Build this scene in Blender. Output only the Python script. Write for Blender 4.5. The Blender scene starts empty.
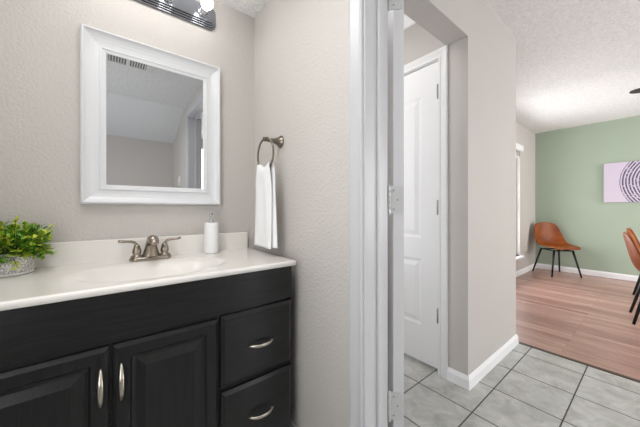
import bpy, bmesh, math, random
from math import sin, cos, pi, radians
from mathutils import Vector, Matrix

random.seed(7)
SC = bpy.context.scene
COL = SC.collection

# ------------------------------------------------------------------ camera
CAM_H = 1.072
F_PX, YAW, HOR, CX = 267.56, 0.6598, 208.75, 313.80
cd = bpy.data.cameras.new('camera')
cam = bpy.data.objects.new('camera', cd)
COL.objects.link(cam)
cam.location = (0, 0, CAM_H)
cam.rotation_euler = (pi / 2, 0, -YAW)
cd.sensor_width = 36
cd.lens = F_PX / 640 * 36
cd.shift_x = (320 - CX) / 640
cd.shift_y = (HOR - 213.5) / 640
cd.clip_start = 0.02
SC.camera = cam

# ------------------------------------------------------------------ exposure, world, big lights
SC.view_settings.view_transform = 'Standard'
SC.view_settings.look = 'None'
SC.view_settings.gamma = 1
SC.view_settings.use_curve_mapping = False
SC.view_settings.exposure = 0.0
w = bpy.data.worlds.new('sky'); SC.world = w; w.use_nodes = True
w.node_tree.nodes['Background'].inputs[0].default_value = (0.92, 0.96, 1.0, 1)
w.node_tree.nodes['Background'].inputs[1].default_value = 3.0


def area(name, loc, rot, sx, sy, power, color=(1, 1, 1)):
    l = bpy.data.lights.new(name, 'AREA'); l.shape = 'RECTANGLE'
    l.size = sx; l.size_y = sy; l.energy = power; l.color = color
    o = bpy.data.objects.new(name, l); COL.objects.link(o)
    o.location = loc; o.rotation_euler = rot
    return o


# daylight through the dining side window; the lamps after it are added fill
area('daylight_side_window', (4.62, 1.75, .95), (-pi / 2, 0, 0), 1.5, 1.25, 42, (0.97, 0.98, 1))
area('added_garden_fill', (4.9, -2.85, 1.35), (pi / 2, 0, 0), 1.9, 2.0, 104, (1, 0.985, 0.96))  # added fill for the dining room, outside an invented window
area('added_hall_fill', (1.9, -2.85, 1.35), (pi / 2, 0, 0), 1.9, 2.0, 22, (1, 0.985, 0.96))  # added fill that brightens the hall from an unseen side
area('added_vestibule_top_fill', (1.0, 1.35, 2.42), (0, 0, 0), .25, .8, 5.5, (1, .985, .97))  # added fill under the vestibule ceiling, no fixture known there
area('added_vestibule_side_fill', (.66, 1.78, 1.3), (0, -pi / 2, 0), 1.7, .34, 12, (1, 1, 1))  # added fill to brighten the closet door
area('added_bathroom_top_fill', (.0, .72, 2.165), (0, 0, 0), .55, .35, 6.5, (1, .99, .98))  # added overhead fill, not a known bathroom fixture
area('added_bathroom_side_fill', (-.66, .05, 1.2), (0, -pi / 2, 0), 1.1, .9, 8.5, (1, 1, 1))  # added soft fill from the left of the bathroom
BULB_STRENGTH = 17


# ------------------------------------------------------------------ helpers
def lin(c):
    r = []
    for v in c:
        v /= 255
        r.append(v / 12.92 if v <= 0.04045 else ((v + 0.055) / 1.055) ** 2.4)
    return (*r, 1)


def mat(name, rgb, rough=0.5, metal=0.0, bump=None, var=None, coat=0.0, spec=None):
    """bump=(scale, strength, distance, detail)  var=(scale, rgb2, amount)"""
    m = bpy.data.materials.new(name); m.use_nodes = True
    nt = m.node_tree; b = nt.nodes['Principled BSDF']
    b.inputs['Base Color'].default_value = lin(rgb)
    b.inputs['Roughness'].default_value = rough
    b.inputs['Metallic'].default_value = metal
    b.inputs['Coat Weight'].default_value = coat
    if spec is not None: b.inputs['Specular IOR Level'].default_value = spec
    tc = nt.nodes.new('ShaderNodeTexCoord')
    if bump:
        n = nt.nodes.new('ShaderNodeTexNoise'); n.inputs['Scale'].default_value = bump[0]
        n.inputs['Detail'].default_value = bump[3] if len(bump) > 3 else 2
        nt.links.new(tc.outputs['Object'], n.inputs['Vector'])
        bp = nt.nodes.new('ShaderNodeBump'); bp.inputs['Strength'].default_value = bump[1]
        bp.inputs['Distance'].default_value = bump[2]
        nt.links.new(n.outputs['Fac'], bp.inputs['Height'])
        nt.links.new(bp.outputs['Normal'], b.inputs['Normal'])
    if var:
        n = nt.nodes.new('ShaderNodeTexNoise'); n.inputs['Scale'].default_value = var[0]
        n.inputs['Detail'].default_value = 4
        nt.links.new(tc.outputs['Object'], n.inputs['Vector'])
        r = nt.nodes.new('ShaderNodeValToRGB')
        r.color_ramp.elements[0].position = 0.5 - var[2]; r.color_ramp.elements[1].position = 0.5 + var[2]
        r.color_ramp.elements[0].color = lin(rgb); r.color_ramp.elements[1].color = lin(var[1])
        nt.links.new(n.outputs['Fac'], r.inputs['Fac'])
        nt.links.new(r.outputs['Color'], b.inputs['Base Color'])
    return m


def node(nt, kind, **kw):
    n = nt.nodes.new(kind)
    for k, v in kw.items():
        if k in n.inputs: n.inputs[k].default_value = v
        else: setattr(n, k, v)
    return n


def obj(name, bm, m, parent=None, smooth=False, bevel=0.0, loc=None, kind=None):
    me = bpy.data.meshes.new(name)
    bmesh.ops.recalc_face_normals(bm, faces=bm.faces)
    bm.to_mesh(me); bm.free()
    if m is not None:
        for mm in (m if isinstance(m, (list, tuple)) else [m]): me.materials.append(mm)
    o = bpy.data.objects.new(name, me); COL.objects.link(o)
    if smooth:
        for p in me.polygons: p.use_smooth = True
    if bevel:
        md = o.modifiers.new('edge', 'BEVEL'); md.width = bevel; md.segments = 2
        md.limit_method = 'ANGLE'; md.angle_limit = radians(40)
    if parent is not None: o.parent = parent
    if loc is not None: o.location = loc
    if kind: o['kind'] = kind
    return o


def empty(name, loc=(0, 0, 0), rz=0.0):
    o = bpy.data.objects.new(name, None); COL.objects.link(o)
    o.location = loc; o.rotation_euler = (0, 0, rz); o.empty_display_size = 0.1
    return o


def tag(o, label, cat, group=None):
    o['label'] = label; o['category'] = cat
    if group: o['group'] = group
    return o


def box(bm, x0, x1, y0, y1, z0, z1):
    vs = [bm.verts.new(p) for p in ((x0, y0, z0), (x1, y0, z0), (x1, y1, z0), (x0, y1, z0),
                                    (x0, y0, z1), (x1, y0, z1), (x1, y1, z1), (x0, y1, z1))]
    for f in ((0, 3, 2, 1), (4, 5, 6, 7), (0, 1, 5, 4), (1, 2, 6, 5), (2, 3, 7, 6), (3, 0, 4, 7)):
        bm.faces.new([vs[i] for i in f])
    return vs


def bxm(*boxes):
    bm = bmesh.new()
    for b in boxes: box(bm, *b)
    return bm


def loft(bm, loops, closed=True, cap0=True, cap1=True):
    """connect loops (lists of points of equal length)"""
    vl = [[bm.verts.new(p) for p in L] for L in loops]
    n = len(vl[0])
    for a, b in zip(vl, vl[1:]):
        for i in range(n if closed else n - 1):
            j = (i + 1) % n
            bm.faces.new((a[i], a[j], b[j], b[i]))
    if cap0: bm.faces.new(vl[0][::-1])
    if cap1: bm.faces.new(vl[-1])
    return vl


def lathe(bm, prof, n=32, M=None, cap0=True, cap1=True):
    """prof: (radius, z) list around local z"""
    loops = []
    for r, z in prof:
        r = max(r, 1e-5)
        L = [Vector((r * cos(2 * pi * i / n), r * sin(2 * pi * i / n), z)) for i in range(n)]
        loops.append([M @ p for p in L] if M else L)
    loft(bm, loops, True, cap0, cap1)


def tube(bm, pts, rad, n=12, flat=1.0, closed=False):
    """tube along points; rad a number or list; flat squashes the second axis"""
    pts = [Vector(p) for p in pts]; N = len(pts)
    loops = []; ref = None
    for i, p in enumerate(pts):
        if closed: t = (pts[(i + 1) % N] - pts[i - 1]).normalized()
        else: t = (pts[min(i + 1, N - 1)] - pts[max(i - 1, 0)]).normalized()
        if ref is None:
            ref = Vector((0, 0, 1)) if abs(t.z) < 0.9 else Vector((1, 0, 0))
        u = (ref - t * ref.dot(t)).normalized(); v = t.cross(u); ref = u
        r = rad[i] if isinstance(rad, (list, tuple)) else rad
        loops.append([p + u * r * cos(2 * pi * k / n) * flat + v * r * sin(2 * pi * k / n) for k in range(n)])
    if closed:
        loops.append(loops[0])
        vl = [[bm.verts.new(q) for q in L] for L in loops[:-1]]
        vl.append(vl[0])
        for a, b in zip(vl, vl[1:]):
            for k in range(n):
                bm.faces.new((a[k], a[(k + 1) % n], b[(k + 1) % n], b[k]))
    else:
        loft(bm, loops)


def axis_m(loc, direction):
    """matrix taking local +z to direction"""
    return Matrix.Translation(loc) @ Vector(direction).to_track_quat('Z', 'Y').to_matrix().to_4x4()


def rings(bm, x0, x1, z0, z1, seq, y0, back=None):
    """rectangular rings in an xz panel facing -y; seq of (inset, depth); y = y0 + depth; back = depth of the rear"""
    loops = []
    if back is not None:
        loops.append([(x0, y0 + back, z0), (x1, y0 + back, z0), (x1, y0 + back, z1), (x0, y0 + back, z1)])
    for ins, dep in seq:
        y = y0 + dep
        loops.append([(x0 + ins, y, z0 + ins), (x1 - ins, y, z0 + ins), (x1 - ins, y, z1 - ins), (x0 + ins, y, z1 - ins)])
    loft(bm, loops, True, back is not None, True)


def prism_x(bm, poly_yz, x0, x1):
    loft(bm, [[(x0, y, z) for y, z in poly_yz], [(x1, y, z) for y, z in poly_yz]])


# ------------------------------------------------------------------ materials
M = {}
M['wall'] = mat('painted wall', (201, 196, 191), 0.6, bump=(95, 0.42, 0.008, 3))
M['wall_hall'] = mat('painted hall wall', (190, 185, 181), 0.62, bump=(60, 0.12, 0.003, 2))
M['green'] = mat('sage green wall', (161, 175, 157), 0.65, bump=(60, 0.1, 0.003, 2))
M['ceil'] = mat('textured ceiling', (240, 240, 239), 0.85, bump=(75, 0.9, 0.012, 3), var=(60, (220, 220, 220), 0.22))
M['slope'] = mat('smooth white ceiling', (226, 227, 228), 0.8)
M['trim'] = mat('white gloss trim', (222, 222, 222), 0.32)
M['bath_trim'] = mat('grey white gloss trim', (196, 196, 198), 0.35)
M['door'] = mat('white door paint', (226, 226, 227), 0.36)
M['base'] = mat('white baseboard paint', (236, 236, 238), 0.35)
M['frame'] = mat('white mirror frame', (222, 223, 225), 0.3)
M['nickel'] = mat('brushed nickel', (158, 148, 136), 0.25, 1.0)
M['pull'] = mat('satin nickel pulls', (206, 198, 186), 0.3, 1.0)
M['bronze'] = mat('aged nickel', (128, 120, 108), 0.3, 1.0)
M['plate'] = mat('polished plate', (150, 153, 160), 0.16, 1.0)
M['duct'] = mat('grey duct', (135, 135, 134), 0.8)
M['chrome'] = mat('chrome', (205, 207, 212), 0.08, 1.0)
M['steel'] = mat('dull hinge steel', (150, 150, 150), 0.35, 0.9)
M['hinge_paint'] = mat('hinge plate', (196, 196, 196), 0.35, 0.3)
M['mirror'] = mat('mirror glass', (214, 216, 218), 0.0, 1.0)
M['ceramic'] = mat('white ceramic', (240, 240, 240), 0.35, bump=(160, 0.25, 0.002, 2))
M['towel'] = mat('white terry cloth', (244, 244, 245), 0.95, bump=(420, 0.6, 0.003, 3))
M['counter'] = mat('cultured marble', (239, 236, 231), 0.16, var=(5, (235, 231, 225), 0.2), coat=0.3)
M['leather'] = mat('cognac leather', (150, 76, 14), 0.45, bump=(120, 0.15, 0.002, 3), var=(9, (112, 50, 8), 0.25), spec=.35)
M['blackmetal'] = mat('black metal', (20, 20, 22), 0.4, 0.3)
M['fan'] = mat('dark fan blade', (52, 48, 46), 0.45)
M['plastic'] = mat('white plastic', (230, 229, 225), 0.4)
M['almond'] = mat('almond plastic', (222, 214, 200), 0.4)
M['dark'] = mat('dark shadow gap', (14, 14, 14), 0.8)
M['leaf'] = mat('green leaves', (58, 128, 34), 0.5, var=(38, (130, 176, 40), 0.16))
M['leaf_light'] = mat('yellow green leaves', (206, 212, 66), 0.5, var=(30, (150, 186, 50), 0.2))
M['stem'] = mat('green stems', (66, 84, 36), 0.7)
M['soil'] = mat('moss', (50, 62, 28), 0.9)
M['strip'] = mat('dark floor transition', (74, 58, 50), 0.5)


def black_wood():
    m = mat('black stained wood', (27, 28, 29), 0.3)
    nt = m.node_tree; b = nt.nodes['Principled BSDF']
    tc = nt.nodes.new('ShaderNodeTexCoord')
    mp = nt.nodes.new('ShaderNodeMapping'); mp.inputs['Scale'].default_value = (3, 60, 60)
    n = node(nt, 'ShaderNodeTexNoise', Scale=3.0, Detail=5.0)
    nt.links.new(tc.outputs['Object'], mp.inputs['Vector']); nt.links.new(mp.outputs['Vector'], n.inputs['Vector'])
    r = nt.nodes.new('ShaderNodeValToRGB')
    r.color_ramp.elements[0].position = 0.35; r.color_ramp.elements[1].position = 0.75
    r.color_ramp.elements[0].color = lin((13, 14, 15)); r.color_ramp.elements[1].color = lin((30, 32, 33))
    nt.links.new(n.outputs['Fac'], r.inputs['Fac']); nt.links.new(r.outputs['Color'], b.inputs['Base Color'])
    bp = node(nt, 'ShaderNodeBump', Strength=0.12, Distance=0.002)
    nt.links.new(n.outputs['Fac'], bp.inputs['Height']); nt.links.new(bp.outputs['Normal'], b.inputs['Normal'])
    return m


M['black'] = black_wood()
M['black_v'] = black_wood()
for n_ in M['black_v'].node_tree.nodes:
    if n_.type == 'MAPPING': n_.inputs['Scale'].default_value = (60, 60, 3)


def tile_mat():
    T, X0, Y0 = 0.30477, 1.5218, 0.6023
    m = mat('grey stone floor tile', (186, 186, 182), 0.3)
    nt = m.node_tree; b = nt.nodes['Principled BSDF']; L = nt.links.new
    tc = nt.nodes.new('ShaderNodeTexCoord'); sp = nt.nodes.new('ShaderNodeSeparateXYZ')
    L(tc.outputs['Object'], sp.inputs[0])

    def edge(out, off):
        a = node(nt, 'ShaderNodeMath', operation='SUBTRACT'); a.inputs[1].default_value = off; L(out, a.inputs[0])
        d = node(nt, 'ShaderNodeMath', operation='DIVIDE'); d.inputs[1].default_value = T; L(a.outputs[0], d.inputs[0])
        fl = node(nt, 'ShaderNodeMath', operation='ROUND'); L(d.outputs[0], fl.inputs[0])
        s = node(nt, 'ShaderNodeMath', operation='SUBTRACT'); L(d.outputs[0], s.inputs[0]); L(fl.outputs[0], s.inputs[1])
        ab = node(nt, 'ShaderNodeMath', operation='ABSOLUTE'); L(s.outputs[0], ab.inputs[0])
        f2 = node(nt, 'ShaderNodeMath', operation='FLOOR'); L(d.outputs[0], f2.inputs[0])
        return ab.outputs[0], f2.outputs[0]
    ex, ix = edge(sp.outputs['X'], X0); ey, iy = edge(sp.outputs['Y'], Y0)
    mn = node(nt, 'ShaderNodeMath', operation='MINIMUM'); L(ex, mn.inputs[0]); L(ey, mn.inputs[1])
    g = node(nt, 'ShaderNodeMath', operation='LESS_THAN'); g.inputs[1].default_value = 0.0105; L(mn.outputs[0], g.inputs[0])
    cx = nt.nodes.new('ShaderNodeCombineXYZ'); L(ix, cx.inputs[0]); L(iy, cx.inputs[1])
    wn = node(nt, 'ShaderNodeTexWhiteNoise'); L(cx.outputs[0], wn.inputs['Vector'])
    va = node(nt, 'ShaderNodeVectorMath', operation='SCALE'); va.inputs['Scale'].default_value = 7.0
    L(wn.outputs['Color'], va.inputs[0])
    vs = node(nt, 'ShaderNodeVectorMath', operation='ADD'); L(tc.outputs['Object'], vs.inputs[0]); L(va.outputs[0], vs.inputs[1])
    n = node(nt, 'ShaderNodeTexNoise', Scale=9.0, Detail=7.0, Roughness=0.65, Distortion=0.6); L(vs.outputs[0], n.inputs['Vector'])
    r = nt.nodes.new('ShaderNodeValToRGB')
    r.color_ramp.elements[0].position = 0.33; r.color_ramp.elements[1].position = 0.66
    r.color_ramp.elements[0].color = lin((160, 160, 155)); r.color_ramp.elements[1].color = lin((200, 200, 196))
    L(n.outputs['Fac'], r.inputs['Fac'])
    mx = node(nt, 'ShaderNodeMix', data_type='RGBA'); L(g.outputs[0], mx.inputs['Factor'])
    L(r.outputs['Color'], mx.inputs[6]); mx.inputs[7].default_value = lin((78, 74, 70))
    L(mx.outputs[2], b.inputs['Base Color'])
    mr = node(nt, 'ShaderNodeMapRange'); L(g.outputs[0], mr.inputs[0])
    mr.inputs[3].default_value = 0.28; mr.inputs[4].default_value = 0.9; L(mr.outputs[0], b.inputs['Roughness'])
    bp = node(nt, 'ShaderNodeBump', Strength=0.4, Distance=0.002); bp.invert = True
    L(g.outputs[0], bp.inputs['Height']); L(bp.outputs['Normal'], b.inputs['Normal'])
    return m


def wood_mat():
    m = mat('rosy plank floor', (190, 140, 122), 0.3)
    nt = m.node_tree; b = nt.nodes['Principled BSDF']; L = nt.links.new
    tc = nt.nodes.new('ShaderNodeTexCoord')
    mp = nt.nodes.new('ShaderNodeMapping'); mp.inputs['Rotation'].default_value = (0, 0, pi / 2)
    L(tc.outputs['Object'], mp.inputs['Vector'])
    br = node(nt, 'ShaderNodeTexBrick'); br.offset = 0.37
    for k, v in (('Scale', 1.0), ('Mortar Size', 0.0012), ('Brick Width', 1.2), ('Row Height', 0.064), ('Bias', 0.0)): br.inputs[k].default_value = v
    br.inputs['Color1'].default_value = lin((198, 163, 150)); br.inputs['Color2'].default_value = lin((160, 123, 111))
    br.inputs['Mortar'].default_value = lin((122, 86, 78))
    L(mp.outputs['Vector'], br.inputs['Vector'])
    m2 = nt.nodes.new('ShaderNodeMapping'); m2.inputs['Scale'].default_value = (26, 1.6, 1); L(tc.outputs['Object'], m2.inputs['Vector'])
    n = node(nt, 'ShaderNodeTexNoise', Scale=2.2, Detail=6.0, Roughness=0.6); L(m2.outputs['Vector'], n.inputs['Vector'])
    r = nt.nodes.new('ShaderNodeValToRGB'); r.color_ramp.elements[0].position = 0.3; r.color_ramp.elements[1].position = 0.7
    r.color_ramp.elements[0].color = (0.60, 0.56, 0.55, 1); r.color_ramp.elements[1].color = (1.08, 1.06, 1.05, 1)
    L(n.outputs['Fac'], r.inputs['Fac'])
    mx = node(nt, 'ShaderNodeMix', data_type='RGBA', blend_type='MULTIPLY'); mx.inputs['Factor'].default_value = 1
    L(br.outputs['Color'], mx.inputs[6]); L(r.outputs['Color'], mx.inputs[7]); L(mx.outputs[2], b.inputs['Base Color'])
    return m


def art_mat():
    """lilac print with hand drawn navy rings; object space: y across, z up, centre of rings at the origin"""
    m = mat('lilac ring print', (226, 210, 224), 0.6)
    nt = m.node_tree; b = nt.nodes['Principled BSDF']; L = nt.links.new
    tc = nt.nodes.new('ShaderNodeTexCoord')
    ln = node(nt, 'ShaderNodeVectorMath', operation='LENGTH'); L(tc.outputs['Object'], ln.inputs[0])
    n = node(nt, 'ShaderNodeTexNoise', Scale=5.0, Detail=2.0); L(tc.outputs['Object'], n.inputs['Vector'])
    ad = node(nt, 'ShaderNodeMath', operation='MULTIPLY_ADD'); L(n.outputs['Fac'], ad.inputs[0]); ad.inputs[1].default_value = 0.012
    L(ln.outputs['Value'], ad.inputs[2])
    ml = node(nt, 'ShaderNodeMath', operation='MULTIPLY'); L(ad.outputs[0], ml.inputs[0]); ml.inputs[1].default_value = 1 / 0.032
    fr = node(nt, 'ShaderNodeMath', operation='FRACT'); L(ml.outputs[0], fr.inputs[0])
    lt = node(nt, 'ShaderNodeMath', operation='LESS_THAN'); L(fr.outputs[0], lt.inputs[0]); lt.inputs[1].default_value = 0.52
    n2 = node(nt, 'ShaderNodeTexNoise', Scale=42.0, Detail=1.0); L(tc.outputs['Object'], n2.inputs['Vector'])
    g2 = node(nt, 'ShaderNodeMath', operation='GREATER_THAN'); L(n2.outputs['Fac'], g2.inputs[0]); g2.inputs[1].default_value = 0.36
    m1 = node(nt, 'ShaderNodeMath', operation='MULTIPLY'); L(lt.outputs[0], m1.inputs[0]); L(g2.outputs[0], m1.inputs[1])
    ins = node(nt, 'ShaderNodeMath', operation='LESS_THAN'); L(ad.outputs[0], ins.inputs[0]); ins.inputs[1].default_value = 0.520
    m2 = node(nt, 'ShaderNodeMath', operation='MULTIPLY'); L(m1.outputs[0], m2.inputs[0]); L(ins.outputs[0], m2.inputs[1])
    mx = node(nt, 'ShaderNodeMix', data_type='RGBA'); L(m2.outputs[0], mx.inputs['Factor'])
    mx.inputs[6].default_value = lin((202, 190, 206)); mx.inputs[7].default_value = lin((78, 74, 100))
    L(mx.outputs[2], b.inputs['Base Color'])
    return m


def glass_mat():
    m = bpy.data.materials.new('window glass'); m.use_nodes = True
    nt = m.node_tree; nt.nodes.clear(); L = nt.links.new
    o = nt.nodes.new('ShaderNodeOutputMaterial'); mx = nt.nodes.new('ShaderNodeMixShader')
    t = nt.nodes.new('ShaderNodeBsdfTransparent'); g = nt.nodes.new('ShaderNodeBsdfGlossy'); g.inputs['Roughness'].default_value = 0.02
    mx.inputs[0].default_value = 0.06
    L(t.outputs[0], mx.inputs[1]); L(g.outputs[0], mx.inputs[2]); L(mx.outputs[0], o.inputs[0])
    return m


def emit_mat(name, rgb, s):
    m = mat(name, rgb, 0.4); b = m.node_tree.nodes['Principled BSDF']
    b.inputs['Emission Color'].default_value = lin(rgb); b.inputs['Emission Strength'].default_value = s
    return m


def pot_mat():
    m = mat('white embossed pot', (228, 226, 222), 0.6)
    nt = m.node_tree; b = nt.nodes['Principled BSDF']; L = nt.links.new
    tc = nt.nodes.new('ShaderNodeTexCoord')
    v = node(nt, 'ShaderNodeTexVoronoi', Scale=210.0); L(tc.outputs['Object'], v.inputs['Vector'])
    r = nt.nodes.new('ShaderNodeValToRGB'); r.color_ramp.elements[0].position = 0.3; r.color_ramp.elements[1].position = 0.62
    r.color_ramp.elements[0].color = lin((236, 234, 231)); r.color_ramp.elements[1].color = lin((176, 172, 170))
    L(v.outputs['Distance'], r.inputs['Fac']); L(r.outputs['Color'], b.inputs['Base Color'])
    bp = node(nt, 'ShaderNodeBump', Strength=0.5, Distance=0.002); bp.invert = True
    L(v.outputs['Distance'], bp.inputs['Height']); L(bp.outputs['Normal'], b.inputs['Normal'])
    return m


M['tile'] = tile_mat(); M['wood'] = wood_mat(); M['art'] = art_mat(); M['glass'] = glass_mat()
M['bulb'] = emit_mat('lit bulb', (255, 252, 249), BULB_STRENGTH); M['pot'] = pot_mat()

# ------------------------------------------------------------------ key dimensions
YA, XB, XH = 1.442, 0.682, 0.802           # vanity wall, door wall (bath face / hall face)
BC = 2.18                                  # bathroom ceiling
HC = 2.44                                  # hall and dining ceiling
XEW = 2.572                                # end of the hall wall
YHW, YHB = 0.6955, 0.822                   # hall wall front and back
XR, XE = 1.701, 2.612                      # hall wall ends
XG, YL = 6.177, 1.378                      # green wall, dining window wall
YS = -2.6                                  # garden side wall
XL, YB = -0.52, -0.96                      # bathroom left and rear
DJ0, DJ1, DH = -0.15, 0.600, 2.03          # clear door opening


def struct(name, bm, m, **k):
    return obj(name, bm, m, kind='structure', **k)


# ------------------------------------------------------------------ structure
struct('floor_tile', bxm((XL - .12, XE, YS, 2.0, -0.1, 0)), M['tile'])
struct('floor_wood', bxm((XE, XG + .12, YS, YL + .12, -0.1, 0)), M['wood'])
struct('wall_back', bxm((XL - .12, XB, YA, YA + .12, 0, HC)), M['wall'])
struct('wall_left', bxm((XL - .12, XL, YB - .12, -.42, 0, HC), (XL - .12, XL, .52, YA, 0, HC), (XL - .12, XL, -.42, .52, 0, .62), (XL - .12, XL, -.42, .52, 1.78, HC)), M['wall'])
struct('wall_front', bxm((XL, XB, YB - .12, YB, 0, HC)), M['wall'])
struct('wall_right', bxm((XB, XH, YB - .12, DJ0 - .02, 0, HC), (XB, XH, DJ1 + .02, 1.60, 0, HC), (XB, XH, 1.96, 2.0, 0, HC), (XB, XH, 1.60, 1.96, 0, .42), (XB, XH, 1.60, 1.96, 2.18, HC),
                         (XB, XH, DJ0 - .02, DJ1 + .02, DH + .02, HC)), M['wall'])
struct('ceiling_bathroom', bxm((XL, XB, -0.354, YA, BC, BC + .06)), M['ceil'])
bm = bmesh.new()
loft(bm, [[(x, -0.354, BC), (x, YB, 1.912), (x, YB, 1.98), (x, -0.354, BC + .06)] for x in (XL, XB)])
struct('ceiling_slope', bm, M['slope'])
struct('wall_hall', bxm((XR, XEW, YHW, YHB, 0, HC), (XH, XR, YHW, YHB, 2.10, HC)), M['wall_hall'])
struct('wall_dining_return', bxm((XEW - .12, XEW, YHB, YL + .12, 0, HC)), M['wall_hall'])
CD0, CD1 = 0.874, 1.634                    # closet door opening
struct('wall_closet', bxm((XR, XR + .12, YHB, CD0 - .0, 0, HC), (XR, XR + .12, CD1, 2.0, 0, HC),
                          (XR, XR + .12, CD0, CD1, 2.042, HC)), M['wall_hall'])
struct('wall_vestibule', bxm((XH, XR + .12, 2.0, 2.12, 0, HC)), M['wall_hall'])
struct('wall_green', bxm((XG, XG + .12, YS, YL + .12, 0, HC)), M['green'])
WX0, WX1, WZ0, WZ1 = 3.95, 5.29, 0.315, 2.07   # side window opening
struct('wall_window', bxm((XEW, WX0, YL, YL + .12, 0, HC), (WX1, XG, YL, YL + .12, 0, HC),
                          (WX0, WX1, YL, YL + .12, 0, WZ0), (WX0, WX1, YL, YL + .12, WZ1, HC)), M['wall_hall'])
gw = [(1.0, 2.8), (4.0, 5.8)]
struct('wall_garden', bxm((XH, 1.0, YS - .12, YS, 0, HC), (2.8, 4.0, YS - .12, YS, 0, HC), (5.8, XG + .12, YS - .12, YS, 0, HC),
                          (1.0, 2.8, YS - .12, YS, 0, .35), (1.0, 2.8, YS - .12, YS, 2.3, HC),
                          (4.0, 5.8, YS - .12, YS, 0, .35), (4.0, 5.8, YS - .12, YS, 2.3, HC)), M['wall_hall'])
struct('wall_side_hall', bxm((XB, XH, YS - .12, YB - .12, 0, HC)), M['wall_hall'])
struct('ceiling', bxm((XH, XG + .12, YS - .12, 2.12, HC, HC + .1)), M['ceil'])
struct('trim_9', bxm((XE - .018, XE + .012, YS, YHW - .013, 0, 0.004)), M['strip'])


def window(name, x0, x1, z0, z1, ywall, sgn, sill=True, blind=True):
    """window in a wall along x; room side face at ywall, sgn = +1 when outside lies towards +y"""
    r = empty(name, ((x0 + x1) / 2, ywall, z0)); r['kind'] = 'structure'
    cx = (x0 + x1) / 2; W = (x1 - x0) / 2; H = z1 - z0

    def b(*a):   # boxes given in local x, depth outward, z
        return bxm(*[(p[0], p[1], *(sorted((sgn * p[2], sgn * p[3]))), p[4], p[5]) for p in a])
    f = .045
    obj('frame', b((-W, -W + f, .05, .11, 0, H), (W - f, W, .05, .11, 0, H), (-W + f, W - f, .05, .11, 0, f), (-W + f, W - f, .05, .11, H - f, H)), M['trim'], r)
    zm = 1.07 - z0
    obj('meeting_rail', b((-W + f, W - f, .055, .1, zm - .022, zm + .022)), M['trim'], r)
    obj('pane', b((-W + f, W - f, .078, .082, f, zm - .022)), M['glass'], r)
    obj('pane', b((-W + f, W - f, .078, .082, zm + .022, H - f)), M['glass'], r)
    if sill: obj('sill', b((-W - .04, W + .04, -.055, .05, -.03, 0)), M['base'], r, bevel=.004)
    if blind:
        obj('valance', b((-W - .03, W + .03, -.045, -.001, H - .075, H + .012)), M['base'], r, bevel=.004)
        s = bmesh.new()
        for i in range(7):
            zz = H - .09 - i * .012
            box(s, -W + .02, W - .02, *sorted((sgn * .004, sgn * .046)), zz, zz + .004)
        obj('slats', s, M['plastic'], r)
    return r


window('window_1', WX0, WX1, WZ0, WZ1, YL, 1)
window('added_window_2', 1.0, 2.8, .35, 2.3, YS, -1, blind=False)  # added unseen window, lets the hall fill in
window('added_window_3', 4.0, 5.8, .35, 2.3, YS, -1, blind=False)  # added unseen window in front of the garden-side fill



def added_side_window(name, x, y0, y1, z0, z1):
    """small added window for a fill lamp, in a wall along y; x is the middle of the wall"""
    r = empty(name, (x, (y0 + y1) / 2, z0)); r['kind'] = 'structure'
    W, H, f = (y1 - y0) / 2, z1 - z0, .035
    obj('frame', bxm((-.03, .02, -W, -W + f, 0, H), (-.03, .02, W - f, W, 0, H), (-.03, .02, -W + f, W - f, 0, f), (-.03, .02, -W + f, W - f, H - f, H)), M['trim'], r)
    obj('pane', bxm((-.008, -.004, -W + f, W - f, f, H - f)), M['glass'], r)


added_side_window('added_window_4', XL - .06, -.42, .52, .62, 1.78)  # added unseen window, built to carry the bathroom side fill
added_side_window('added_window_5', XB + .06, 1.60, 1.96, .42, 2.18)  # added unseen window, an opening for the vestibule side fill

# casings: profile (u outwards from the opening, w thickness)
CAS = [(0, 0), (0, .009), (.003, .012), (.011, .012), (.014, .009), (.02, .0105), (.034, .015), (.044, .018), (.053, .018), (.057, .015), (.057, 0)]


def casing(bm, x0, nx, y0, y1, zt, prof=CAS):
    loops = []
    for u, wd in prof:
        x = x0 + nx * wd
        loops.append([(x, y0 - u, 0), (x, y0 - u, zt + u), (x, y1 + u, zt + u), (x, y1 + u, 0)])
    vl = [[bm.verts.new(p) for p in Lp] for Lp in loops]
    for a, b_ in zip(vl, vl[1:]):
        for i in range(3): bm.faces.new((a[i], a[i + 1], b_[i + 1], b_[i]))


t1 = empty('trim_1', (XB, DJ1, 0)); t1['kind'] = 'structure'
t1.location = (0, 0, 0)
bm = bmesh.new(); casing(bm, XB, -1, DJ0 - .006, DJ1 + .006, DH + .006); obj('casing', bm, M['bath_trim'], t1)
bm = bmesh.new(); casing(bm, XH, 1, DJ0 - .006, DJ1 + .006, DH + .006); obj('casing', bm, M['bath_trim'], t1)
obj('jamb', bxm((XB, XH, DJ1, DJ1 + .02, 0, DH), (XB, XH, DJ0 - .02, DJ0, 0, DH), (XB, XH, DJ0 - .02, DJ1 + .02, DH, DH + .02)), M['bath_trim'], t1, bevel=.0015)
obj('door_stop', bxm((.742, .766, DJ1 - .011, DJ1, 0, DH), (.742, .766, DJ0, DJ0 + .011, 0, DH), (.742, .766, DJ0 + .011, DJ1 - .011, DH - .011, DH)), M['bath_trim'], t1, bevel=.003)


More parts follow.
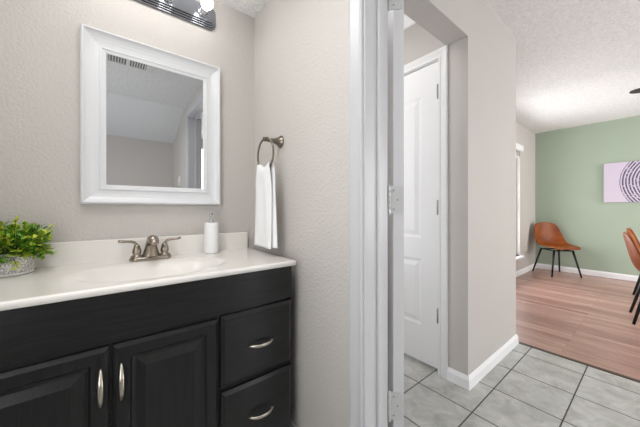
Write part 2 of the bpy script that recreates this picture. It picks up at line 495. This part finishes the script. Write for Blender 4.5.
def panel_door(name, W, H, T, cols, rows, m, parent=None):
    """door slab in local coords: x 0..W along the width, y 0..T thickness, z 0..H; panels sunk on both faces"""
    bm = bmesh.new()
    xs = sorted(set([0, W] + [v for c in cols for v in c])); zs = sorted(set([0, H] + [v for c in rows for v in c]))
    for y, s in ((0, 1), (T, -1)):
        for i in range(len(xs) - 1):
            for k in range(len(zs) - 1):
                x0, x1, z0, z1 = xs[i], xs[i + 1], zs[k], zs[k + 1]
                if any(abs(c[0] - x0) < 1e-6 and abs(c[1] - x1) < 1e-6 for c in cols) and any(abs(c[0] - z0) < 1e-6 and abs(c[1] - z1) < 1e-6 for c in rows):
                    loops = []
                    for ins, dep in ((0, 0), (.006, .0025), (.016, .0045), (.024, .0045), (.05, .001)):
                        yy = y + s * dep
                        loops.append([(x0 + ins, yy, z0 + ins), (x1 - ins, yy, z0 + ins), (x1 - ins, yy, z1 - ins), (x0 + ins, yy, z1 - ins)])
                    loft(bm, loops, True, False, True)
                else:
                    bm.faces.new([bm.verts.new(p) for p in ((x0, y, z0), (x1, y, z0), (x1, y, z1), (x0, y, z1))])
    for a, b_ in (((0, 0), (W, 0)), ((W, 0), (W, H)), ((W, H), (0, H)), ((0, H), (0, 0))):
        bm.faces.new([bm.verts.new(p) for p in ((a[0], 0, a[1]), (b_[0], 0, b_[1]), (b_[0], T, b_[1]), (a[0], T, a[1]))])
    bmesh.ops.remove_doubles(bm, verts=bm.verts, dist=1e-5)
    return obj(name, bm, m, parent)


# bathroom door, swung out into the hall; its hinge edge faces the bathroom
PIN = (.8105, .5985)
SW = radians(48)                            # direction of the open slab, from +x towards +y
d1 = empty('door_1', (*PIN, 0.012), SW); d1['kind'] = 'structure'
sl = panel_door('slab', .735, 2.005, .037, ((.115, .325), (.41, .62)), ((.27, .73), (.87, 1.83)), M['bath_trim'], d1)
sl.location = (.0045, -.053, 0)
for zc in (.357, 1.104, 1.845):
    z = zc - .012
    h = bmesh.new()
    # leaf let into the hinge edge, with rounded outer corners
    pts = []
    y0, y1, z0, z1, r = -.049, -.004, z - .05, z + .05, .014
    arc = lambda cy, cz, s: [(cy + r * cos(radians(t)), cz + r * sin(radians(t))) for t in s]
    pts = [(y1, z0)] + arc(y0 + r, z0 + r, range(270, 179, -15)) + arc(y0 + r, z1 - r, range(180, 89, -15)) + [(y1, z1)]
    loft(h, [[(.0015, py, pz) for py, pz in pts], [(.0050, py, pz) for py, pz in pts]])
    hg = obj('hinge', h, M['hinge_paint'], d1)
    k = bmesh.new()
    for i in range(5):
        lathe(k, [(.0045, 0), (.0055, .001), (.0055, .0185), (.0045, .0195)], 12, Matrix.Translation((0, 0, z - .05 + i * .02)))
    lathe(k, [(.003, -.006), (.0045, -.002), (.003, 0)], 10, Matrix.Translation((0, 0, z - .05)))
    lathe(k, [(.003, 0), (.0045, .003), (.002, .007)], 10, Matrix.Translation((0, 0, z + .05)))
    obj('knuckle', k, M['hinge_paint'], hg, smooth=True)
    s = bmesh.new()
    for dy, dz in ((-.016, -.034), (-.03, 0), (-.016, .034)):
        lathe(s, [(.0035, 0), (.003, .0012)], 10, axis_m((.0016, dy, z + dz), (-1, 0, 0)))
    obj('screws', s, M['steel'], hg)
kb = bmesh.new()
for yy, s_ in ((-.053, -1), (-.016, 1)):
    lathe(kb, [(.026, 0), (.026, .006), (.012, .01), (.011, .03), (.024, .04), (.027, .052), (.02, .062), (0, .065)], 20, axis_m((.675, yy, .93), (0, s_, 0)))
obj('knob', kb, M['nickel'], d1, smooth=True)

# closet door
t2 = empty('trim_2'); t2['kind'] = 'structure'
bm = bmesh.new(); casing(bm, XR, -1, CD0 - .004, CD1 + .004, 2.042); obj('casing', bm, M['trim'], t2)
obj('jamb', bxm((XR, XR + .12, CD0 - .0, CD0 + .006, 0, 2.04), (XR, XR + .12, CD1 - .006, CD1, 0, 2.04), (XR, XR + .12, CD0, CD1, 2.036, 2.042)), M['trim'], t2)
d2 = empty('door_2', (XR + .006, CD0 + .009, .028), pi / 2); d2['kind'] = 'structure'
# local x runs along +y, local y runs along -x -> slab pushed to the far side
sl = panel_door('slab', .742, 2.004, .035, ((.115, .33), (.412, .627)), ((.25, .70), (.845, 1.81)), M['door'], d2)
sl.location = (0, -.035, 0)
for z in (.347, 1.050, 1.803):
    k = bmesh.new(); lathe(k, [(.0055, -.045), (.0065, -.044), (.0065, .044), (.0055, .045)], 12, Matrix.Translation((-.004, .006, z)))
    lathe(k, [(.003, .045), (.005, .048), (.002, .053)], 10, Matrix.Translation((-.004, .006, z)))
    obj('hinge', k, M['steel'], d2, smooth=True)
kb = bmesh.new(); lathe(kb, [(.026, 0), (.026, .006), (.012, .01), (.011, .03), (.024, .04), (.027, .052), (.02, .062), (0, .065)], 20, axis_m((.682, 0, .9), (0, 1, 0)))
obj('knob', kb, M['nickel'], d2, smooth=True)
struct('wall_closet_inside', bxm((XR + .5, XR + .55, YHB, 2.0, 0, HC)), M['wall_hall'])

# crown moulding in the vestibule
bm = bmesh.new()
cp = [(0, HC), (0, 2.363), (.01, 2.366), (.014, 2.378), (.04, 2.405), (.055, 2.425), (.07, 2.428), (.072, HC)]
loft(bm, [[(XR - x, y, z) for x, z in cp] for y in (YHB, 2.0)])
struct('trim_3', bm, M['base'])


# baseboards
def bbprof(h=.078, t=.013): return [(0, 0), (t, 0), (t, h - .022), (t - .004, h - .012), (t - .006, h - .004), (.004, h), (0, h)]


def bb_y(bm, x, nx, y0, y1, h=.078, t=.013): loft(bm, [[(x + nx * u, y, z) for u, z in bbprof(h, t)] for y in (y0, y1)])
def bb_x(bm, y, ny, x0, x1, h=.078, t=.013): loft(bm, [[(x, y + ny * u, z) for u, z in bbprof(h, t)] for x in (x0, x1)])


bm = bmesh.new(); bp_ = bbprof()
# mitred outside corner at the hall wall
lo = []
lo.append([(XR - u, CD0 - .061, z) for u, z in bp_])
lo.append([(XR - u, YHW - u, z) for u, z in bp_])
lo.append([(XEW + u, YHW - u, z) for u, z in bp_])
lo.append([(XEW + u, YL - .013, z) for u, z in bp_])
loft(bm, lo)
struct('baseboard_hall', bm, M['base'])
bm = bmesh.new(); bb_y(bm, XG, -1, YS, YL, .085); struct('baseboard_green', bm, M['base'])
bm = bmesh.new(); bb_x(bm, YL, -1, XEW, XG - .013, .085); struct('baseboard_window', bm, M['base'])
bm = bmesh.new(); bb_y(bm, XB, -1, .666, YA - .0, .085, .011); struct('baseboard_right', bm, M['base'])

# ------------------------------------------------------------------ vanity cabinet
vx0, vx1, vyf, vyb, vzt = -0.302, 0.628, 0.975, 1.428, 0.832
van = empty('vanity_cabinet', (0, 0, 0))
tag(van, 'black stained vanity cabinet with two panel doors and two drawers under the white sink top', 'cabinet')
obj('body', bxm((vx0, vx0 + .016, vyf + .019, vyb, .09, vzt), (vx1 - .016, vx1, vyf + .019, vyb, 0, vzt), (vx0 + .016, vx1 - .016, vyb - .008, vyb, .09, vzt),
                (vx0 + .016, vx1 - .016, vyf + .019, vyb - .008, .09, .106), (vx0, vx1 - .016, vyf + .07, vyf + .085, 0, .09),
                # face frame: rails and stiles
                (vx0, vx1, vyf, vyf + .019, .80, vzt), (vx0, vx1, vyf, vyf + .019, .66, .70), (vx0, vx1, vyf, vyf + .019, .09, .13),
                (vx0, vx0 + .03, vyf, vyf + .019, .13, .80), (vx1 - .03, vx1, vyf, vyf + .019, .13, .80), (.30, .345, vyf, vyf + .019, .13, .66),
                (-.01, .03, vyf, vyf + .019, .13, .66), (.345, vx1 - .03, vyf, vyf + .019, .395, .44)), M['black'], van)
obj('false_front', bxm((vx0 + .001, vx1 - .0005, vyf - .012, vyf, .694, .8285)), M['black'], van, bevel=.002)
DOORSEQ = ((0, .0095), (.0015, .0070), (.011, 0), (.041, 0), (.047, .007), (.054, .0095), (.058, .0095), (.082, .001))


def pull(name, parent, c, vertical, L=.102):
    """arched leaf-shaped pull: centre point on the face, bows towards -y"""
    bm = bmesh.new(); N = 16; loops = []
    for i in range(N + 1):
        s = -1 + 2 * i / N
        bow = .0245 * (1 - abs(s) ** 2.4) + .002
        wd = .0022 + .0042 * (1 - s * s) ** .7
        th = .0028
        ring = []
        for k in range(10):
            a = 2 * pi * k / 10
            p, q = wd * cos(a), th * sin(a)
            x, z = (p, s * L / 2) if vertical else (s * L / 2, p)
            ring.append((c[0] + x, c[1] - bow + q, c[2] + z))
        loops.append(ring)
    loft(bm, loops)
    for s in (-.8, .8):
        dx, dz = (0, s * L / 2) if vertical else (s * L / 2, 0)
        lathe(bm, [(.0038, 0), (.003, .013)], 10, axis_m((c[0] + dx, c[1], c[2] + dz), (0, -1, 0)))
    return obj(name, bm, M['pull'], parent, smooth=True)


yd = vyf - .018
for (a, b_, hx) in ((-.294, .0075, -.0125), (.0140, .317, .0345)):
    bm = bmesh.new(); rings(bm, a, b_, .118, .6785, DOORSEQ, yd, .0175)
    d = obj('door', bm, M['black_v'], van)
    pull('handle', d, (hx, yd, .570), True, .106)
for z0, z1, hz in ((.4215, .6845, .548), (.118, .4085, .276)):
    bm = bmesh.new(); rings(bm, .3245, .6265, z0, z1, ((0, .0105), (.0015, .0080), (.0145, 0)), yd, .0175)
    d = obj('drawer', bm, M['black'], van)
    pull('handle', d, (.481, yd, hz), False, .106)

# ------------------------------------------------------------------ vanity top with moulded sink
CT = 0.852
cx0, cx1, cy0, cy1 = -0.335, 0.637, 0.945, 1.437
sx, sy, ax, ay = 0.150, 1.150, 0.235, 0.155
top = empty('sink_counter'); tag(top, 'glossy off-white vanity top with moulded oval basin and low backsplash', 'sink top')


def bowl(x, y):
    r = math.hypot((x - sx) / ax, (y - sy) / ay)
    d = 0.0
    if r < 1.12:
        t = (1.12 - r) / 1.12
        d = .125 * t * t * (3 - 2 * t) ** .9
    return -d


bm = bmesh.new()
xs = [cx0 + (cx1 - cx0) * i / 120 for i in range(121)]
ys = [cy0, cy0 + .0015, cy0 + .005] + [cy0 + .01 + (cy1 - cy0 - .01) * i / 74 for i in range(75)]
zo = [-.006, -.002, -.0003] + [0] * 75
grid = [[bm.verts.new((x, y, CT + z + bowl(x, y))) for x in xs] for y, z in zip(ys, zo)]
for a, b_ in zip(grid, grid[1:]):
    for i in range(len(xs) - 1): bm.faces.new((a[i], a[i + 1], b_[i + 1], b_[i]))
# skirt
zb = vzt + .0005
bl = [bm.verts.new((v.co.x, v.co.y, zb)) for v in grid[0]]
for i in range(len(xs) - 1): bm.faces.new((bl[i], bl[i + 1], grid[0][i + 1], grid[0][i]))
for col_, s in ((0, 0), (-1, 1)):
    prev = bl[col_]
    lo = [bm.verts.new((g[col_].co.x, g[col_].co.y, zb)) for g in grid[1:]]
    lo = [prev] + lo
    for i in range(len(grid) - 1): bm.faces.new((lo[i], lo[i + 1], grid[i + 1][col_], grid[i][col_]))
# underside lip, so the edge has depth
u0 = [bm.verts.new((v.co.x, cy0 + .03, zb)) for v in bl]
for i in range(len(xs) - 1): bm.faces.new((bl[i], u0[i], u0[i + 1], bl[i + 1]))
obj('basin', bm, M['counter'], top, smooth=True)
for p in bpy.data.objects['basin'].data.polygons: p.use_smooth = abs(p.normal.z) > .3 or p.center.y < cy0 + .006
obj('backsplash', bxm((cx0, cx1 - .006, cy1 - .018, cy1, CT - .003, .942)), M['counter'], top, bevel=.004)
bm = bmesh.new(); lathe(bm, [(.024, 0), (.024, .003), (.018, .004), (.016, .002), (0, .002)], 24, Matrix.Translation((sx, sy, CT - .128)))
obj('drain', bm, M['chrome'], top, smooth=True)

# ------------------------------------------------------------------ faucet
FX, FY = 0.154, 1.350
fa = empty('faucet', (FX, FY, CT)); tag(fa, 'brushed nickel two-handle faucet standing behind the basin', 'faucet')
bm = bmesh.new(); loops = []
for inx, z in ((0, .0005), (0, .010), (.002, .014), (.006, .016)):
    L_ = []
    for k in range(40):
        a = 2 * pi * k / 40; r = .0265 - inx
        L_.append((math.copysign(.052, cos(a)) * (1 if abs(cos(a)) > 1e-6 else 0) + r * cos(a), r * sin(a), z))
    loops.append(L_)
loft(bm, loops); obj('base_plate', bm, M['nickel'], fa, smooth=True, bevel=.001)
# spout: broad cone rising and leaning forward, then nose
bm = bmesh.new()
path = [(0, .006, .012, .036, .027), (0, .006, .020, .034, .0265), (0, .004, .034, .029, .025), (0, 0, .050, .0245, .0235), (0, -.006, .066, .0215, .0215), (0, -.020, .081, .0208, .0200),
        (0, -.042, .092, .0205, .0175), (0, -.066, .094, .0198, .0160), (0, -.090, .0885, .0185, .0140), (0, -.106, .081, .0150, .0110), (0, -.111, .0775, .008, .006)]
loops = []
for i, (x, y, z, rw, rd) in enumerate(path):
    q = path[min(i + 1, len(path) - 1)]; p0 = path[max(i - 1, 0)]
    t = Vector((0, q[1] - p0[1], q[2] - p0[2])).normalized(); u = Vector((1, 0, 0)); v = t.cross(u)
    if i == 0: v = Vector((0, 1, 0))
    loops.append([Vector((x, y, z)) + u * rw * cos(2 * pi * k / 24) + v * rd * sin(2 * pi * k / 24) for k in range(24)])
loft(bm, loops); sp = obj('spout', bm, M['nickel'], fa, smooth=True)
bm = bmesh.new(); lathe(bm, [(.0105, 0), (.0105, .012), (.009, .013)], 18, axis_m((0, -.092, .083), (0, -.25, -1))); obj('aerator', bm, M['nickel'], sp, smooth=True)
bm = bmesh.new(); lathe(bm, [(.0025, .015), (.0025, .076), (.0055, .079), (.006, .085), (.003, .09), (0, .0905)], 12, Matrix.Translation((0, .030, 0))); obj('lift_rod', bm, M['nickel'], fa, smooth=True)
for s in (-1, 1):
    bm = bmesh.new()
    lathe(bm, [(.0235, .014), (.0235, .020), (.019, .0235), (.0135, .026), (.0160, .031), (.0170, .038), (.0155, .048), (.0120, .060), (.0095, .068), (0, .072)], 24, Matrix.Translation((s * .052, 0, 0)))
    h = obj('handle', bm, M['nickel'], fa, smooth=True)
    pts = [(s * .050, 0, .056), (s * .053, 0, .068), (s * .060, -.001, .0775), (s * .072, -.002, .0825), (s * .088, -.003, .084), (s * .104, -.005, .085), (s * .116, -.006, .0875)]
    bm = bmesh.new(); tube(bm, pts, [.0085, .009, .0085, .0078, .0075, .0085, .0075], 14, .7); obj('lever', bm, M['nickel'], h, smooth=True)

# ------------------------------------------------------------------ soap dispenser
sd = empty('soap_dispenser', (.416, 1.372, CT)); tag(sd, 'white ribbed cylinder soap dispenser with chrome pump beside the backsplash', 'soap dispenser')
bm = bmesh.new(); prof = [(.031, .0008), (.0335, .004)]
for i in range(26): prof += [(.0338, .008 + i * .0052), (.0331, .0106 + i * .0052)]
prof += [(.0335, .146), (.031, .150), (.013, .151)]
lathe(bm, prof, 40); obj('bottle', bm, M['ceramic'], sd, smooth=True)
bm = bmesh.new(); lathe(bm, [(.0125, .151), (.0125, .163), (.006, .165), (.0055, .184), (.0095, .185), (.0095, .196), (.007, .199), (0, .2)], 24)
tube(bm, [(0, 0, .191), (-.008, -.022, .191), (-.012, -.034, .188), (-.013, -.038, .183)], [.0055, .005, .004, .0038], 12)
obj('pump', bm, M['chrome'], sd, smooth=True)

# ------------------------------------------------------------------ potted plant
PX, PY = -0.262, 1.344
pl = empty('potted_plant', (PX, PY, CT)); tag(pl, 'small bushy green plant in a white embossed pot on the left of the sink top', 'plant')
PR = .0615
bm = bmesh.new(); lathe(bm, [(PR * .98, .008), (PR, .012), (PR, .070), (PR - .002, .073), (PR - .006, .073), (PR - .007, .06)], 48, None, True, False); obj('pot', bm, M['pot'], pl, smooth=True)
bm = bmesh.new(); lathe(bm, [(PR * .95, .0005), (PR * 1.0, .003), (PR * 1.0, .008), (PR * .97, .0085)], 48); obj('saucer', bm, M['ceramic'], pl, smooth=True)
bm = bmesh.new(); lathe(bm, [(PR - .007, .058), (PR * .5, .063), (0, .065)], 32, None, False, True); obj('moss', bm, M['soil'], pl)
bs, b1, b2 = bmesh.new(), bmesh.new(), bmesh.new()
rnd = random.Random(3)


def leaf(bm, p, d, up, L, W):
    d = d.normalized(); s = d.cross(up)
    if s.length < 1e-4: s = Vector((1, 0, 0))
    s.normalize(); n = s.cross(d)
    a = p; m1 = p + d * L * .35 + n * L * .06; m2 = p + d * L * .72 + n * L * .05; e = p + d * L
    v = [bm.verts.new(q) for q in (a, m1 + s * W * .5, m2 + s * W * .42, e, m2 - s * W * .42, m1 - s * W * .5, m1 - n * L * .08, m2 - n * L * .08)]
    for f in ((0, 1, 6), (1, 2, 7, 6), (2, 3, 7), (3, 4, 7), (4, 5, 6, 7), (5, 0, 6)): bm.faces.new([v[i] for i in f])


for i in range(230):
    az = rnd.uniform(0, 2 * pi); el = math.asin(rnd.uniform(-.42, .98)); r0 = PR * .8 * math.sqrt(rnd.random())
    base = Vector((r0 * cos(az + rnd.uniform(-.5, .5)), r0 * sin(az + rnd.uniform(-.5, .5)), .062))
    Ls = rnd.uniform(.074, .100)
    d = Vector((cos(az) * cos(el), sin(az) * cos(el), sin(el)))
    tip = base * .45 + Vector((0, 0, .056)) + d * Ls * (1.0 if rnd.random() < .85 else 1.18)
    room = 1.415 - PY
    if tip.y > room: tip.y = room - rnd.uniform(0, .015)
    pts = [base, base * .6 + Vector((0, 0, .05)) * .5 + tip * .35, tip]
    pts[1] = (base + tip) / 2 + Vector((0, 0, .012))
    tube(bs, pts, [.0013, .001, .0006], 4)
    light = rnd.random() < .5
    for k in range(13):
        t = .3 + .7 * k / 12
        p = pts[0] * (1 - t) ** 2 + pts[1] * 2 * t * (1 - t) + pts[2] * t * t
        a = rnd.uniform(0, 2 * pi)
        sd_ = Vector((cos(a), sin(a), rnd.uniform(-.4, .7)))
        ld = (d * .75 + sd_ * .8).normalized()
        Lf = rnd.uniform(.012, .019)
        e = p + ld * Lf
        if e.y > room + .002: continue
        bmx = b2 if (light and t > .5) or False else b1
        leaf(bmx, p, ld, Vector((0, 0, 1)), Lf, Lf * .6)
obj('stems', bs, M['stem'], pl); obj('foliage', b1, M['leaf'], pl); obj('new_growth', b2, M['leaf_light'], pl)

# ------------------------------------------------------------------ framed mirror
mi = empty('wall_mirror', (0, YA, 1.45)); tag(mi, 'rectangular mirror in a wide white moulded frame above the sink', 'mirror')
mi.location = (0, 0, 0)
mx0, mx1, mz0, mz1 = -0.083, 0.476, 1.091, 1.813
prof = [(0, 0), (0, .024), (.003, .032), (.007, .035), (.0105, .034), (.0135, .029), (.020, .0225), (.030, .017), (.045, .0125), (.060, .0105), (.062, .0155), (.068, .0155), (.070, .0115), (.077, .0105), (.083, .0085), (.083, .004)]
bm = bmesh.new(); loops = []
for u, t in prof:
    y = YA - .0005 - t
    loops.append([(mx0 + u, y, mz0 + u), (mx1 - u, y, mz0 + u), (mx1 - u, y, mz1 - u), (mx0 + u, y, mz1 - u)])
loft(bm, loops, True, False, False); obj('frame', bm, M['frame'], mi)
g = .082
obj('glass', bxm((mx0 + g, mx1 - g, YA - .0085, YA - .004, mz0 + g, mz1 - g)), M['mirror'], mi)

# ------------------------------------------------------------------ vanity light
LX0, LX1, LZ0, LZ1 = -.152, .455, 2.006, 2.122
vl_ = empty('vanity_light'); tag(vl_, 'chrome bar light with round bulbs on the wall over the mirror', 'light')


def stadium(x0, x1, z0, z1, r, y, n=8):
    P = []
    for cx, cz, a0 in ((x1 - r, z1 - r, 0), (x0 + r, z1 - r, 90), (x0 + r, z0 + r, 180), (x1 - r, z0 + r, 270)):
        for k in range(n + 1):
            a = radians(a0 + 90 * k / n); P.append((cx + r * cos(a), y, cz + r * sin(a)))
    return P


bm = bmesh.new(); loops = []
for ins, dep in ((0, .0005), (0, .012), (.0015, .014), (.006, .014), (.0065, .020), (.008, .022), (.0125, .022), (.013, .028), (.0145, .030), (.019, .030), (.0195, .036), (.021, .038), (.026, .038)):
    loops.append(stadium(LX0 + ins, LX1 - ins, LZ0 + ins, LZ1 - ins, .03 - ins * .8, YA - dep))
loft(bm, loops); obj('back_plate', bm, M['plate'], vl_)
zc = (LZ0 + LZ1) / 2
for i in range(4):
    x = .150 + (i - 1.5) * .157
    bm = bmesh.new(); lathe(bm, [(.026, 0), (.026, .004), (.022, .007), (.0215, .036), (.019, .040), (.015, .040)], 28, axis_m((x, YA - .038, zc), (0, -1, 0)))
    s = obj('socket', bm, M['chrome'], vl_, smooth=True, bevel=.0008)
    bm = bmesh.new()
    pr = [(.0135, .036), (.014, .046)] + [(.027 * sin(pi * (.17 + .83 * k / 14)), .0705 - .027 * cos(pi * (.13 + .87 * k / 14))) for k in range(15)]
    lathe(bm, pr, 24, axis_m((x, YA - .038, zc), (0, -1, 0)))
    obj('bulb', bm, M['bulb'], s, smooth=True)

# ------------------------------------------------------------------ towel ring and towel
RX, RY, RZ = 0.597, 1.146, 1.402
tr = empty('towel_ring', (XB, RY, RZ)); tag(tr, 'nickel towel ring with flared post on the beige wall beside the mirror', 'towel ring')
bm = bmesh.new(); lathe(bm, [(.031, .0006), (.031, .003), (.028, .007), (.020, .016), (.0135, .030), (.0105, .046), (.0095, .066), (.0095, .08), (.0105, .084), (.0105, .094), (.008, .097)], 28, axis_m((0, 0, 0), (-1, 0, 0)))
obj('post', bm, M['bronze'], tr, smooth=True)
RR = .078
bm = bmesh.new()
tube(bm, [(RX - XB, RR * sin(2 * pi * k / 48), -RR + .006 + RR * cos(2 * pi * k / 48)) for k in range(48)], .0048, 10, 1, True)
obj('ring', bm, M['bronze'], tr, smooth=True)

tw = bmesh.new()
zcn, zbm = RZ - RR + .006, .890             # ring centre height, towel bottom
zt = zcn - RR
TH, GAP = .0055, .0122                      # half thickness of the folded cloth, its distance round the ring
path = []
N = 30
for i in range(N + 1):
    s = 1 - i / N; path.append((-1, s))      # front layer, upwards
for k in range(1, 8): path.append((10 + k, 0))    # over the ring
for i in range(N + 1): path.append((1, .985 * i / N))
K = 40; loops = []
for side, s in path:
    e = min(1, s / .22); e = e * e * (3 - 2 * e)
    hw = .061 + .014 * e + .014 * s
    lp = []
    for k in range(K):
        a = 2 * pi * k / K
        c_, s_ = math.copysign(abs(cos(a)) ** .85, cos(a)), math.copysign(abs(sin(a)) ** .7, sin(a))
        yv = hw * c_; tv = TH * s_
        wob = (1 - .55 * e) * .003 * sin(c_ * 5.2) + .005 * e * sin(c_ * 2.6 + .8) + .003 * e * sin(c_ * 6 + s * 3)
        rise = (RR - math.sqrt(max(RR * RR - (yv) ** 2, 1e-6))) * (1 - e)
        if side in (-1, 1):
            off = GAP - (GAP - TH - .0010) * max(0, min(1, (s - .05) / .2))
            if .80 < s < .87 or .90 < s < .915: tv *= .72
            x = side * (off + tv * 1.0) + (wob if e > 0 else 0) * max(0, min(1, (s - .05) * 8))
            z = zt - s * (zt - zbm) + rise
            if side == 1: yv -= .026 * s; x += .004 * s
        else:
            an = pi - pi * (side - 10) / 8
            rr = GAP + tv
            x = rr * cos(an); ph = math.asin(max(-.98, min(.98, yv / RR))); rho = RR - rr * sin(an)
            yv = rho * sin(ph); z = zcn - rho * cos(ph)
        lp.append((RX + x, RY + .012 * s + yv, z))
    loops.append(lp)
loft(tw, loops)
t = obj('hand_towel', tw, M['towel'], None, smooth=True)
tag(t, 'white terry hand towel hanging through the nickel ring', 'towel')

# ------------------------------------------------------------------ wall plates
def plate(name, loc, rot, w_, h_, m, kind):
    r = empty(name, loc); r.rotation_euler = rot          # faces local -y
    bm = bmesh.new(); rings(bm, -w_ / 2, w_ / 2, -h_ / 2, h_ / 2, ((0, .002), (.003, -.002), (.006, -.004)), -.0035, .003); obj('cover', bm, m, r)
    if kind == 'outlet':
        for dz in (-.019, .019):
            obj('socket', bxm((-.016, .016, -.0095, -.007, dz - .013, dz + .013)), m, r, bevel=.002)
    else:
        for dx in (-.023, .023):
            obj('toggle', bxm((dx - .005, dx + .005, -.014, -.007, -.012, .012)), m, r, bevel=.001)
    return r


tag(plate('wall_outlet', (5.647, YL - .0002, .405), (0, 0, 0), .072, .116, M['almond'], 'outlet'), 'almond wall outlet low beside the dining window', 'outlet')
tag(plate('light_switch', (XB - .0002, -.60, 1.40), (0, 0, -pi / 2), .115, .116, M['plastic'], 'switch'), 'white light switch plate on the wall seen in the mirror', 'light switch')

cv = empty('ceiling_vent', (.13, .43, BC)); tag(cv, 'white slatted vent in the bathroom ceiling, seen in the mirror', 'vent')
bm = bmesh.new(); VW, VD = .14, .09
for a in ((-VW, VW, -VD, -VD + .022), (-VW, VW, VD - .022, VD), (-VW, -VW + .022, -VD + .022, VD - .022), (VW - .022, VW, -VD + .022, VD - .022), (-.011, .011, -VD + .022, VD - .022)): box(bm, *a, -.008, -.0002)
obj('frame', bm, M['plastic'], cv)
bm = bmesh.new()
for i in range(14):
    x = -VW + .03 + i * (2 * VW - .06) / 13
    if abs(x) > .016: box(bm, x - .003, x + .003, -VD + .022, VD - .022, -.006, -.001)
obj('slats', bm, M['plastic'], cv)
obj('duct', bxm((-VW + .02, VW - .02, -VD + .02, VD - .02, -.0009, -.0003)), M['duct'], cv)

# ------------------------------------------------------------------ wall art
AY0, AY1, AZ0, AZ1 = -.826, .526, 1.170, 1.775
art = empty('wall_art', (XG, 0, 0)); tag(art, 'lilac canvas print of navy concentric rings on the green wall', 'wall art')
AYc, AZc = (AY0 + AY1) / 2, (AZ0 + AZ1) / 2
bm = bxm((-.005, .0255, AY0 - AYc, AY1 - AYc, AZ0 - AZc, AZ1 - AZc))
obj('canvas', bm, M['art'], art, loc=(-.028, AYc, AZc), bevel=.003)

# ------------------------------------------------------------------ chairs
PROF = [(-.235, .432, .165, .000), (-.225, .447, .195, .004), (-.17, .452, .215, .012), (-.08, .442, .228, .026), (.02, .434, .236, .045), (.10, .436, .240, .066),
        (.155, .455, .240, .085), (.192, .495, .236, .088), (.214, .55, .230, .078), (.232, .62, .222, .064), (.248, .70, .210, .05), (.262, .77, .188, .038), (.270, .815, .150, .028), (.274, .838, .085, .02)]


def make_chair(name):
    r = empty(name)
    bm = bmesh.new(); NU = 16; rows = []
    for i, (y, z, hw, lift) in enumerate(PROF):
        a = PROF[max(i - 1, 0)]; b_ = PROF[min(i + 1, len(PROF) - 1)]
        t = Vector((0, b_[0] - a[0], b_[1] - a[1])).normalized(); n = Vector((0, -t.z, t.y))
        if n.z < 0 and i < 4: n = -n
        row = []
        for k in range(NU + 1):
            u = -1 + 2 * k / NU
            p = Vector((hw * u, y, z)) + n * lift * abs(u) ** 2.2
            row.append(bm.verts.new(p))
        rows.append(row)
    for a, b_ in zip(rows, rows[1:]):
        for k in range(NU): bm.faces.new((a[k], a[k + 1], b_[k + 1], b_[k]))
    sh = obj('seat_shell', bm, M['leather'], r, smooth=True)
    md = sh.modifiers.new('padding', 'SOLIDIFY'); md.thickness = .024; md.offset = -1
    md2 = sh.modifiers.new('soft', 'SUBSURF'); md2.levels = 1; md2.render_levels = 2
    bm = bmesh.new()
    for s in (-1, 1):
        tube(bm, [(s * .13, -.15, .405), (s * .13, .12, .402)], .009, 8)
        tube(bm, [(-.13, s * .12 - .02, .405), (.13, s * .12 - .02, .405)], .009, 8)
    obj('under_frame', bm, M['blackmetal'], r, smooth=True)
    for sx_ in (-1, 1):
        for sy_ in (-1, 1):
            bm = bmesh.new(); tube(bm, [(sx_ * .135, sy_ * .135 - .015, .412), (sx_ * .212, sy_ * .212, .001)], [.015, .011], 12)
            obj('leg', bm, M['blackmetal'], r, smooth=True)
    return r


def copy_tree(o, parent=None):
    c = o.copy(); COL.objects.link(c)
    if parent is not None: c.parent = parent
    for ch in list(o.children): copy_tree(ch, c)
    return c


ch = make_chair('dining_chair')
ch.location = (5.805, 1.030, 0); ch.rotation_euler = (0, 0, math.atan2(-.72, -.69) + pi / 2)
tag(ch, 'cognac leather bucket chair with black legs standing alone in the corner by the window', 'chair', 'cognac dining chairs')
c2 = copy_tree(ch); c2.location = (4.09, -.050, 0); c2.rotation_euler = (0, 0, radians(5))
tag(c2, 'cognac leather chair at the right frame edge, nearer of the two in the row', 'chair', 'cognac dining chairs')
c3 = copy_tree(ch); c3.location = (4.99, -.030, 0); c3.rotation_euler = (0, 0, radians(3))
tag(c3, 'cognac leather chair at the right frame edge, half hidden behind the nearer one', 'chair', 'cognac dining chairs')

# ------------------------------------------------------------------ ceiling fan
fn = empty('ceiling_fan', (4.1, -.52, 2.2)); tag(fn, 'dark ceiling fan under the dining ceiling, one blade tip showing', 'ceiling fan')
bm = bmesh.new(); lathe(bm, [(.03, .185), (.06, .20), (.068, .239)], 28); obj('canopy', bm, M['blackmetal'], fn, smooth=True)
bm = bmesh.new(); lathe(bm, [(.012, .07), (.012, .19)], 16); obj('downrod', bm, M['blackmetal'], fn, smooth=True)
bm = bmesh.new(); lathe(bm, [(0, -.075), (.05, -.07), (.085, -.045), (.10, -.01), (.10, .03), (.07, .06), (.03, .075)], 32); obj('motor_housing', bm, M['blackmetal'], fn, smooth=True)
for i in range(5):
    az = radians(97 + 72 * i)
    bm = bmesh.new()
    out = [(.17, .045), (.25, .058), (.45, .066), (.60, .064), (.665, .046), (.69, .028), (.70, .008)]
    pts = [(x, y) for x, y in out] + [(x, -y) for x, y in out[::-1]]
    tl = .1
    loft(bm, [[(x, y * cos(tl), y * sin(tl) + zz) for x, y in pts] for zz in (-.003, .004)])
    b_ = obj('blade', bm, M['fan'], fn); b_.rotation_euler = (0, 0, az)
    bm = bmesh.new(); tube(bm, [(.08, 0, .0), (.14, 0, -.006), (.22, 0, -.004)], [.014, .012, .02], 8, .4)
    k = obj('blade_arm', bm, M['blackmetal'], b_, smooth=True)
